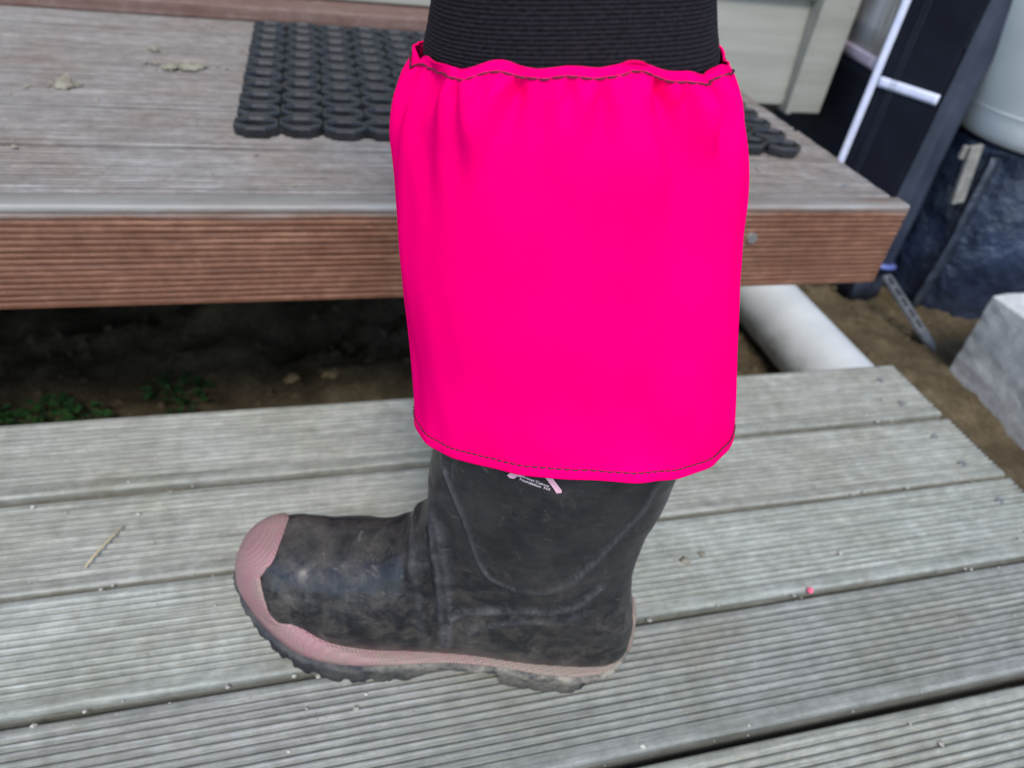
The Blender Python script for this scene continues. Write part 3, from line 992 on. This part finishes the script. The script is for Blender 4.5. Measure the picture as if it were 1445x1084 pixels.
# rows: Tx Tz  Bx Bz  half width, y centre, exponent, skew
KEY = [
    (0.2395, 0.052, 0.2385, 0.028, 0.007, 0.0095, 0.9, 0.00),
    (0.2350, 0.068, 0.2345, 0.024, 0.0175, 0.010, 0.66, 0.00),
    (0.2220, 0.081, 0.2220, 0.021, 0.0282, 0.0075, 0.56, 0.02),
    (0.2010, 0.088, 0.2020, 0.019, 0.0372, 0.004, 0.54, 0.06),
    (0.1760, 0.091, 0.1760, 0.018, 0.0410, 0.002, 0.58, 0.12),
    (0.1480, 0.097, 0.1420, 0.018, 0.0405, 0.000, 0.60, 0.13),
    (0.1270, 0.109, 0.1080, 0.019, 0.0382, -0.001, 0.60, 0.08),
    (0.1150, 0.126, 0.0680, 0.020, 0.0362, -0.001, 0.56, 0.03),
    (0.1110, 0.142, 0.0250, 0.020, 0.0370, -0.001, 0.50, 0.0),
    (0.1095, 0.158, -0.0210, 0.022, 0.0375, 0.000, 0.44, -0.03),
    (0.1092, 0.174, -0.0375, 0.040, 0.0405, 0.000, 0.52, -0.06),
    (0.1090, 0.190, -0.0320, 0.075, 0.0440, 0.000, 0.66, -0.08),
    (0.1090, 0.206, -0.0265, 0.110, 0.0485, 0.000, 0.82, -0.05),
    (0.1090, 0.224, -0.0275, 0.150, 0.0520, 0.000, 0.90, 0.0),
    (0.1090, 0.244, -0.0295, 0.190, 0.0550, 0.000, 0.96, 0.0),
    (0.1095, 0.270, -0.0305, 0.240, 0.0565, 0.000, 1.00, 0.0),
    (0.1105, 0.300, -0.0310, 0.300, 0.0570, 0.000, 1.00, 0.0),
]
NI, NJ = 300, 180
KS = crom(KEY, 1200)


def upper_pt(tau, phi):
    """tau 0 (toe) .. 1 (shaft top); phi 0 bottom, near side 0..pi, far side pi..2pi"""
    tau = np.asarray(tau, float); phi = np.asarray(phi, float)
    x = np.clip(tau, 0, 1) * 1199
    k = np.stack([np.interp(x, np.arange(1200), KS[:, c]) for c in range(8)], -1)
    Tx, Tz, Bx, Bz, hw, yc, e, sk = [k[..., c] for c in range(8)]
    t = (1 - np.cos(phi)) / 2
    sn = np.sin(phi)
    hb = np.exp(-((np.clip(tau, 0, 1) * 16 - 8.3) / 2.4) ** 2) * np.clip(1 - 2 * t, 0, 1) ** 0.5      # squarer heel seat
    e = e - (e - 0.16) * hb
    w = hw * np.abs(sn) ** e * (1 + sk * np.cos(phi))
    return np.stack([Bx + (Tx - Bx) * t, yc - np.sign(sn) * w, Bz + (Tz - Bz) * t], -1)


def polydist(x, z, pts):
    pts = np.array(pts); d = np.full(x.shape, 9.0)
    for a, b in zip(pts[:-1], pts[1:]):
        ab = b - a; t = np.clip(((x - a[0]) * ab[0] + (z - a[1]) * ab[1]) / (ab @ ab), 0, 1)
        d = np.minimum(d, np.hypot(x - a[0] - t * ab[0], z - a[1] - t * ab[1]))
    return d


SEAM = [(0.1068, 0.229), (0.1008, 0.2063), (0.0874, 0.1765), (0.075, 0.1391), (0.0666, 0.125), (0.0508, 0.1207), (0.0326, 0.124), (0.0205, 0.1352), (0.0108, 0.1569), (0.0016, 0.1772), (-0.0069, 0.1982), (-0.0077, 0.2203)]
RID1 = [(0.0859, 0.0779), (0.0794, 0.0876), (0.0549, 0.0951), (0.0267, 0.1025), (0.0136, 0.1108), (0.002, 0.1273)]
RID2 = [(0.0757, 0.0637), (0.0706, 0.0736), (0.0534, 0.0823), (0.0317, 0.0886), (0.018, 0.095), (0.0062, 0.104)]
CR1 = [(0.1086, 0.1748), (0.1052, 0.1451), (0.0987, 0.1094), (0.0933, 0.0703), (0.092, 0.045)]
CR2 = [(0.1022, 0.1563), (0.093, 0.1182), (0.0883, 0.0798), (0.087, 0.05)]
CR3 = [(0.118, 0.12), (0.110, 0.09), (0.104, 0.05)]


def displaced(tau, phi):
    """grid of surface points with moulded ridges, creases and dents"""
    T, PH = np.meshgrid(tau, phi, indexing='ij')
    P = upper_pt(T, PH)
    du = np.gradient(P, axis=0); dv = np.gradient(P, axis=1)
    N = np.cross(du, dv); N /= np.linalg.norm(N, axis=-1, keepdims=True) + 1e-12
    # make it point outward
    ctr = P.mean(axis=1, keepdims=True)
    s = np.sign(((P - ctr) * N).sum(-1)); N *= np.where(s == 0, 1, s)[..., None]
    x, z = P[..., 0], P[..., 2]
    g = lambda pts, w, h: h * np.exp(-(polydist(x, z, pts) / w) ** 2)
    inside = np.clip((z - 0.03) / 0.02, 0, 1)
    rid = g(SEAM, 0.0016, 1.0) + g(RID1, 0.0024, 1.0) + g(RID2, 0.0024, 1.0) + 0.8 * g(CR1, 0.0026, 1.0) + 0.7 * g(CR2, 0.0022, 1.0) + 0.4 * g(CR3, 0.003, 1.0)
    d = g(SEAM, 0.0016, 0.0016) + g(RID1, 0.0024, 0.0022) + g(RID2, 0.0024, 0.0022)
    d += g(CR1, 0.0032, 0.0018) - g([(a + 0.0055, b) for a, b in CR1], 0.004, 0.0022) + g(CR2, 0.0026, 0.0016) - g([(a - 0.005, b) for a, b in CR2], 0.004, 0.0018) + g(CR3, 0.004, 0.0014) - g([(a + 0.007, b) for a, b in CR3], 0.005, 0.0016)
    displaced.wear = rid * inside * np.clip((0.02 - P[..., 1]) / 0.02, 0, 1)  # mask for a lighter tone along ridges and creases, near side
    d += 0.0011 * vnoise2(x * 38 + 3, z * 38 + P[..., 1] * 25, 21, 3)
    d += 0.0018 * vnoise2(x * 14 + 3, z * 14 + P[..., 1] * 10, 25, 2) * np.clip((0.2 - x) / 0.05, 0, 1)
    d += 0.0016 * np.exp(-((z - 0.078) / 0.006) ** 2) * np.exp(-((x + 0.02) / 0.02) ** 2)
    return P + N * (d * inside)[..., None], N


tau = np.linspace(0, 1, NI); phi = np.linspace(0, 2 * np.pi, NJ, endpoint=False)
PB, _ = displaced(tau, phi)
so = bgrid('shaft', PB, M_RUBBER, boot, close_j=True, cap0=True, flip=False)
wa = np.zeros(len(so.data.vertices)); wv = displaced.wear.ravel(); wa[:len(wv)] = wv
so.data.attributes.new('wear', 'FLOAT', 'POINT').data.foreach_set('value', wa)

# toe cap: raised shell over the toe with a ragged rear edge
nphi = 150
phi_c = np.linspace(0.75, 2 * np.pi - 0.75, nphi)
rows = []
for i in range(36):
    f = i / 35
    top = (1 - np.cos(phi_c)) / 2
    tc = 0.150 + 0.020 * np.clip((top - 0.85) / 0.15, 0, 1) + 0.11 * np.clip(0.85 - top, 0, 1) ** 1.25 + 0.004 * np.clip((top - 0.93) / 0.015, 0, 1) + 0.0012 * vnoise(phi_c * 9, 3, 2)
    t_ = 0.004 + f * (tc - 0.004)
    P = upper_pt(t_, phi_c)
    P2 = upper_pt(np.clip(t_ + 0.01, 0, 1), phi_c); P3 = upper_pt(t_, phi_c + 0.02)
    N = np.cross(P2 - P, P3 - P); N /= np.linalg.norm(N, axis=-1, keepdims=True) + 1e-12
    c = np.array((0.17, 0.002, 0.03)); s = np.sign(((P - c) * N).sum(-1)); N *= s[:, None]
    rows.append(P + N * (0.0017 if i < 35 else 0.0002))
bgrid('toe_cap', np.array(rows), M_PINKRUB, boot)

# sole outline (plan)
OUT = [(-0.0400, 0.0), (-0.0365, -0.017), (-0.0245, -0.0305), (-0.006, -0.0370), (0.02, -0.0385), (0.05, -0.0362), (0.085, -0.0368), (0.12, -0.0420), (0.15, -0.0460), (0.177, -0.0450), (0.199, -0.0370), (0.222, -0.0210), (0.2370, -0.003),
       (0.2435, 0.0095), (0.2400, 0.022), (0.228, 0.034), (0.200, 0.044), (0.165, 0.047), (0.12, 0.042), (0.08, 0.035), (0.04, 0.034), (0.005, 0.034), (-0.022, 0.028), (-0.0365, 0.014)]
NO = 420
O2 = crom_closed(OUT, NO)
tg = np.roll(O2, -1, 0) - np.roll(O2, 1, 0); tg /= np.linalg.norm(tg, axis=1, keepdims=True)
no = np.stack([-tg[:, 1], tg[:, 0]], 1)
if ((O2 - O2.mean(0)) * no).sum() < 0: no = -no
xo = O2[:, 0]
spring = 0.013 * np.clip((xo - 0.15) / 0.09, 0, 1) ** 1.6 + 0.003 * np.clip((-0.01 - xo) / 0.03, 0, 1) ** 2


def ringz(off, z): return np.column_stack([O2 + no * np.broadcast_to(off, (NO,))[:, None], np.broadcast_to(z, (NO,))])


# pink band all round, taller at the toe
toe = np.clip((xo - 0.11) / 0.11, 0, 1)
toe2 = toe * toe * (3 - 2 * toe)
bb = 0.0240 + spring - 0.001 * toe
bt = bb + 0.0034 + 0.0225 * toe2 + 0.0006 * vnoise(xo * 30, 4, 2)
band = np.array([ringz(-0.006, bb), ringz(-0.0004, bb), ringz(0.0004, bb + 0.0008), ringz(0.0006 - 0.0002 * toe2, bb + 0.35 * (bt - bb)), ringz(0.0000 - 0.0014 * toe2, bb + 0.7 * (bt - bb)), ringz(-0.0006 - 0.0040 * toe2, bt - 0.0008), ringz(-0.0022 - 0.0045 * toe2, bt), ringz(-0.010, bt - 0.0003), ringz(-0.022, bt - 0.0005)])
bgrid('sole_band', band, M_PINKRUB, boot, close_j=True)

# heel patch
hp = []
for i in range(14):
    z_ = 0.030 + 0.028 * i / 13
    r_ = []
    wmax = 0.017 * (1 - 0.55 * (i / 13) ** 2)
    for j in range(25):
        y_ = wmax * (j / 12 - 1)
        xx = -0.0425 + 0.0045 * (i / 13) + y_ * y_ * 13 + (0.002 if i in (0, 13) or j in (0, 24) else 0)
        r_.append((xx, y_, z_))
    hp.append(r_)
hpm = bgrid('heel_patch', np.array(hp), M_PINKRUB, boot)
md = hpm.modifiers.new('thickness', 'SOLIDIFY'); md.thickness = 0.004; md.offset = 0

# sole: arch between heel block and forepart, lug notches along the rim
arch = np.clip((xo - 0.048) / 0.004, 0, 1) * np.clip((0.112 - xo) / 0.02, 0, 1)
lug = 0.38 * np.clip(np.sin(xo * 2 * np.pi / 0.019 + 0.8 * np.sin(xo * 90)) * 3 - 1.2, 0, 1) * np.clip((xo - 0.115) / 0.01, 0, 1)
zb = 0.0 + 0.0140 * arch + spring + 0.0035 * lug
hc = np.clip((-0.004 - xo) / 0.034, 0, 1) ** 0.8
rag = 0.0007 * vnoise(np.arange(NO) * 0.35, 6, 3)
sole = np.array([ringz(-0.008, bb + 0.0005), ringz(0.0016 + rag, bb + 0.0002), ringz(0.0026 + rag, bb - 0.0015), ringz(0.0022 + rag - 0.002 * hc, np.maximum(bb - 0.006, zb + 0.001)),
                 ringz(0.0002 - 0.0030 * lug + rag - 0.006 * hc, np.maximum(bb - 0.009, zb + 0.0008)), ringz(-0.0010 - 0.0035 * lug + rag - 0.0115 * hc, zb + 0.0006), ringz(-0.0025 - 0.003 * lug - 0.012 * hc, zb), ringz(-0.016 - 0.006 * hc, zb)])
bgrid('sole', sole, M_SOLE, boot, close_j=True, cap1=True, flip=True)


# printed emblem and lettering on the shaft, laid on the rubber
def surf_near(x, z):
    """near-side surface point for boot x, z (by search over the displaced grid)"""
    q = PB[:, :NJ // 2]
    return q


near_grid = PB[:, 4:NJ // 2 - 4].reshape(-1, 3)
near_grid = near_grid[(near_grid[:, 2] > 0.19) & (near_grid[:, 0] > 0.0) & (near_grid[:, 0] < 0.1) & (near_grid[:, 1] < 0)]


def lay(x, z):
    d = (near_grid[:, 0] - x) ** 2 + (near_grid[:, 2] - z) ** 2
    i = np.argsort(d)[:6]
    w = 1 / (d[i] + 1e-8)
    return float((near_grid[i, 1] * w).sum() / w.sum()) - 0.0012


def print_mesh(name, V2, F, mat):
    L = np.array([(x, lay(x, z), z) for x, z in V2])
    me = mesh(name, bw(L), F, smooth=False)
    boot_attr(me, L)
    return link(name, me, mat, boot)


def poly(name, pts, mat):
    print_mesh(name, pts, [tuple(range(len(pts)))], mat)


# ribbon emblem tails; the rest of the ribbon is under the gaiter
TX, TZ, SL = 0.0550, 0.2258, 0.10


def em(px, py):  # emblem plane: px to the right as seen, py up
    return (TX - px, TZ + py - SL * px * -1 * -1)


poly('emblem', [em(-0.0135, -0.0012), em(-0.0118, -0.0022), em(-0.0098, -0.0016), em(-0.0085, 0.0006), em(-0.0068, 0.0008), em(-0.0052, 0.0035), em(-0.002, 0.010), em(-0.006, 0.011), em(-0.0105, 0.0040)], M_PRINT)
poly('emblem', [em(0.0118, -0.0018), em(0.0142, -0.0006), em(0.0140, 0.0012), em(0.0098, 0.0062), em(0.0045, 0.012), em(0.0005, 0.0105), em(0.0062, 0.0052), em(0.0098, 0.0012)], M_PRINT)
for line, (lx, lz) in (('Breast Cancer', (-0.0062, 0.0010)), ('Foundation  NZ', (-0.0072, -0.0012))):
    cu = bpy.data.curves.new('lettering', 'FONT')
    cu.body = line; cu.size = 0.0024; cu.resolution_u = 2
    cu.offset = 0.00004
    to = bpy.data.objects.new('lettering_source', cu); C.objects.link(to)
    dg = bpy.context.evaluated_depsgraph_get()
    tm = bpy.data.meshes.new_from_object(to.evaluated_get(dg))
    V2 = [em(lx + v.co.x, lz + v.co.y) for v in tm.vertices]
    F = [tuple(p.vertices) for p in tm.polygons]
    bpy.data.objects.remove(to); bpy.data.meshes.remove(tm)
    lt = print_mesh('lettering', V2, F, M_PRINTW)

# ------------------------------------------------------------------ gaiter
gaiter = empty('boot_gaiter', tuple(BO), 'fluorescent pink fabric gaiter with black ribbed elastic cuff over the boot shaft', 'gaiter')
# rows: centre x, centre z, half width (x), half depth (y), ring tilt dz/dx, near-side lift, y centre
GK = [
    (0.0670, 0.4126, 0.0604, 0.0552, -0.105, 0.0090, 0.0),    # frill edge
    (0.0668, 0.4096, 0.0618, 0.0565, -0.105, 0.0090, 0.0),    # seam
    (0.0645, 0.3950, 0.0692, 0.0590, -0.11, 0.0075, 0.0),
    (0.0600, 0.3740, 0.0738, 0.0610, -0.115, 0.006, 0.0),
    (0.0540, 0.3350, 0.0772, 0.0630, -0.11, 0.008, 0.0),
    (0.0455, 0.2900, 0.0810, 0.0645, -0.10, 0.012, 0.0),
    (0.0375, 0.2490, 0.0850, 0.0655, -0.085, 0.016, 0.0),
    (0.0335, 0.2262, 0.0862, 0.0660, -0.098, 0.0170, 0.0),     # hem
]
NR, NTH = 190, 420
G = crom(GK, NR)
thg = np.linspace(0, 2 * np.pi, NTH, endpoint=False)     # 0 = front (toe side), pi/2 = far side, 3pi/2 = near the camera


def pleat(th):
    """irregular gathers, -1..1"""
    return 0.55 * np.sin(11 * th + 1.3 * np.sin(3 * th + 0.7)) + 0.35 * np.sin(17 * th + 2.0 * np.sin(2 * th)) + 0.25 * np.sin(29 * th + 1.0)


def wave(th):
    return 0.0008 * np.sin(9 * th + 0.9 * np.sin(2 * th + 1)) + 0.0005 * np.sin(17 * th + 2)


CREASE = [(5.86, .0030, .30, .050, .25), (5.43, .0042, .34, .055, -.25), (5.18, .0022, .16, .035, .1), (4.97, .0038, .26, .050, .25), (4.78, .0026, .18, .035, -.15), (4.56, .0030, .30, .045, .15), (4.30, .0040, .36, .055, -.2), (4.06, .0036, .42, .048, .2), (3.80, .0040, .30, .055, .1), (3.45, .0026, .28, .05, .1),
          (0.4, .003, .2, .05, .1), (0.9, .003, .2, .05, -.1), (1.5, .003, .2, .05, .1), (2.0, .003, .2, .05, .1), (2.6, .003, .2, .05, .1)]


def gpt(row, th, f, extra=0.0):
    cx, cz, hx, hy, tilt, lift, yc = row
    f2 = max(f - 0.143, 0.0)                       # distance below the gathered seam
    top = np.exp(-((f2) / 0.22) ** 1.4)
    d = 0.0030 * pleat(th + 0.05 * np.sin(f * 9)) * top * (0.12 + 0.88 * min(f2 / 0.08, 1.0)) + 0.0016 * np.sin(5 * th + f * 4 + 0.5) * np.exp(-((f - 0.35) / 0.25) ** 2) + 0.0010 * np.sin(9 * th + 2.2 + f * 7) * np.exp(-((f - 0.25) / 0.2) ** 2)
    for tc, dep, ln, wd, sl in CREASE:
        dt = (th - tc - sl * f + np.pi) % (2 * np.pi) - np.pi
        env = math.exp(-(f2 / (0.75 * ln)) ** 2) * (0.10 + 0.90 * min(f2 / 0.07, 1.0))
        wd2 = wd * (0.6 + 0.8 * min(f2 / 0.15, 1.5))
        d = d - dep * 1.05 * np.exp(-(dt / wd2) ** 2) * env + 0.8 * dep * np.exp(-((dt - 1.9 * wd2) / (1.3 * wd2)) ** 2) * env
    d = d + 0.0013 * vnoise2(th * 3.2, np.full_like(th, f * 5), 4, 2) + 0.0004 * np.sin(14 * th + 3 * np.sin(3 * th)) * math.exp(-((f - 1) / 0.10) ** 2)
    rx, ry = hx + d + extra, hy + d + extra
    c, s = np.cos(th), np.sin(th)
    x = rx * np.sign(c) * np.abs(c) ** 0.96; y = ry * np.sign(s) * np.abs(s) ** 0.96
    z = cz + tilt * x + lift * (s ** 2) * np.where(s < 0, 1.0, -0.4 + 1.0 * min(f * 1.5, 1.0))
    z = z + 1.3 * wave(th) * np.exp(-(f2 / 0.12) ** 2)
    return np.stack([cx + x, yc + y, z], -1)


fv = np.linspace(0, 1, NR)
GV = np.array([gpt(G[i], thg, fv[i]) for i in range(NR)])
# hem turn-up: slightly proud band along the bottom
hemf = np.clip((fv - 0.956) / 0.006, 0, 1)
cg = np.array([G[i][[0, 6]] for i in range(NR)])
for i in range(NR):
    v2 = GV[i, :, :2] - cg[i]
    GV[i, :, :2] = cg[i] + v2 * (1 + 0.007 * hemf[i] - (0.008 if i == NR - 1 else 0))
# ruffle dip along the seam line: the frill above it stands off the leg
iseam = int(NR / 7 * 1.0)
me = grid('skirt', bw(GV), close_j=True)
cl = np.zeros((NR, NTH, 3)); cl[..., 0] = thg[None] * 0.075; cl[..., 1] = fv[:, None] * 0.2
boot_attr(me, cl, 'cloth')
sk = link('skirt', me, M_PINK, gaiter)
md = sk.modifiers.new('thickness', 'SOLIDIFY'); md.thickness = 0.0009; md.offset = -1


def stitches(name, i, n, length, rad, mat, wob, off):
    V, F = [], []
    for k in range(n):
        t0 = 2 * np.pi * k / n
        ts = t0 + np.array((0, 0.25, 0.5, 0.75, 1.0)) * 2 * np.pi / n * length
        w = wob * vnoise(np.full(5, k * 0.9) + np.linspace(0, .5, 5), 3, 1)
        P = gpt(G[i], ts, fv[i], off)
        P[:, 2] += w
        hump = np.array((-0.0004, 0.0002, 0.0003, 0.0002, -0.0004))
        c = np.array((G[i][0], G[i][6]))
        dxy = P[:, :2] - c; dxy /= np.linalg.norm(dxy, axis=1, keepdims=True)
        P[:, :2] += dxy * hump[:, None]
        b = len(V)
        for q in range(5):
            for a in range(6):
                an = a / 6 * 2 * np.pi
                V.append((P[q, 0] + dxy[q, 0] * rad * math.cos(an), P[q, 1] + dxy[q, 1] * rad * math.cos(an), P[q, 2] + rad * math.sin(an)))
        for q in range(4):
            for a in range(6):
                F.append((b + q * 6 + a, b + q * 6 + (a + 1) % 6, b + q * 6 + 6 + (a + 1) % 6, b + q * 6 + 6 + a))
    me = mesh(name, bw(np.array(V)), F)
    return link(name, me, mat, gaiter)


s1 = stitches('seam_stitching', iseam, 92, 0.92, 0.00033, M_THREAD, 0.0005, 0.0003); s1['kind'] = 'stuff'
s2 = stitches('hem_stitching', int(NR * 0.952), 150, 0.84, 0.00036, M_THREAD2, 0.0002, 0.0003); s2['kind'] = 'stuff'

# ribbed elastic cuff
nr = 420
CK = [(0.0668, 0.4035, 0.0500, 0.0460, -0.108), (0.0668, 0.4078, 0.0560, 0.0508, -0.108), (0.0676, 0.4140, 0.0572, 0.0518, -0.110), (0.0690, 0.4240, 0.0545, 0.0500, -0.13), (0.0705, 0.4400, 0.0515, 0.0480, -0.125), (0.0720, 0.4600, 0.0505, 0.0475, -0.12), (0.0735, 0.4800, 0.0505, 0.0475, -0.12)]
CKs = crom(CK, nr)
thc = np.linspace(0, 2 * np.pi, 240, endpoint=False)
VV = []
for i in range(nr):
    cx, cz, hx, hy, tl = CKs[i]
    rib = 0.00022 * math.sin(2 * math.pi * cz / 0.00145)
    knit = 0.00008 * np.sin(thc * 190 + (math.pi if int(cz / 0.00145) % 2 else 0))
    x = (hx + rib + knit) * np.cos(thc); y_ = (hy + rib + knit) * np.sin(thc)
    VV.append(np.stack([cx + x, y_, cz + tl * x + 0.003 * np.sin(thc) ** 2 + 0.0009 * np.sin(3 * thc + 1) * (1 - i / nr)], -1))
cu_o = link('elastic_cuff', grid('elastic_cuff', bw(np.array(VV)), close_j=True, flip=True), M_ELASTIC, gaiter)
cu_o['label'] = 'black ribbed elastic cuff of the gaiter'

# ------------------------------------------------------------------ the wearer's leg, mostly hidden
LK = [(0.045, 0.06, 0.030, 0.028), (0.045, 0.12, 0.034, 0.031), (0.045, 0.20, 0.038, 0.036), (0.050, 0.30, 0.045, 0.043), (0.062, 0.40, 0.047, 0.045), (0.074, 0.48, 0.0475, 0.045), (0.090, 0.56, 0.050, 0.048), (0.098, 0.64, 0.062, 0.058), (0.090, 0.74, 0.072, 0.068), (0.082, 0.86, 0.082, 0.078)]
LS = crom(LK, 60)
tl = np.linspace(0, 2 * np.pi, 48, endpoint=False)
V = np.array([np.stack([c + a * np.cos(tl), b * np.sin(tl), np.full(48, z_)], -1) for c, z_, a, b in LS])
leg = link('person', grid('person', bw(V), close_j=True, cap0=True, cap1=True, flip=True), M_LEGGING, None, tuple(BO))
tag(leg, 'lower leg of the person wearing the boot and pink gaiter', 'person')
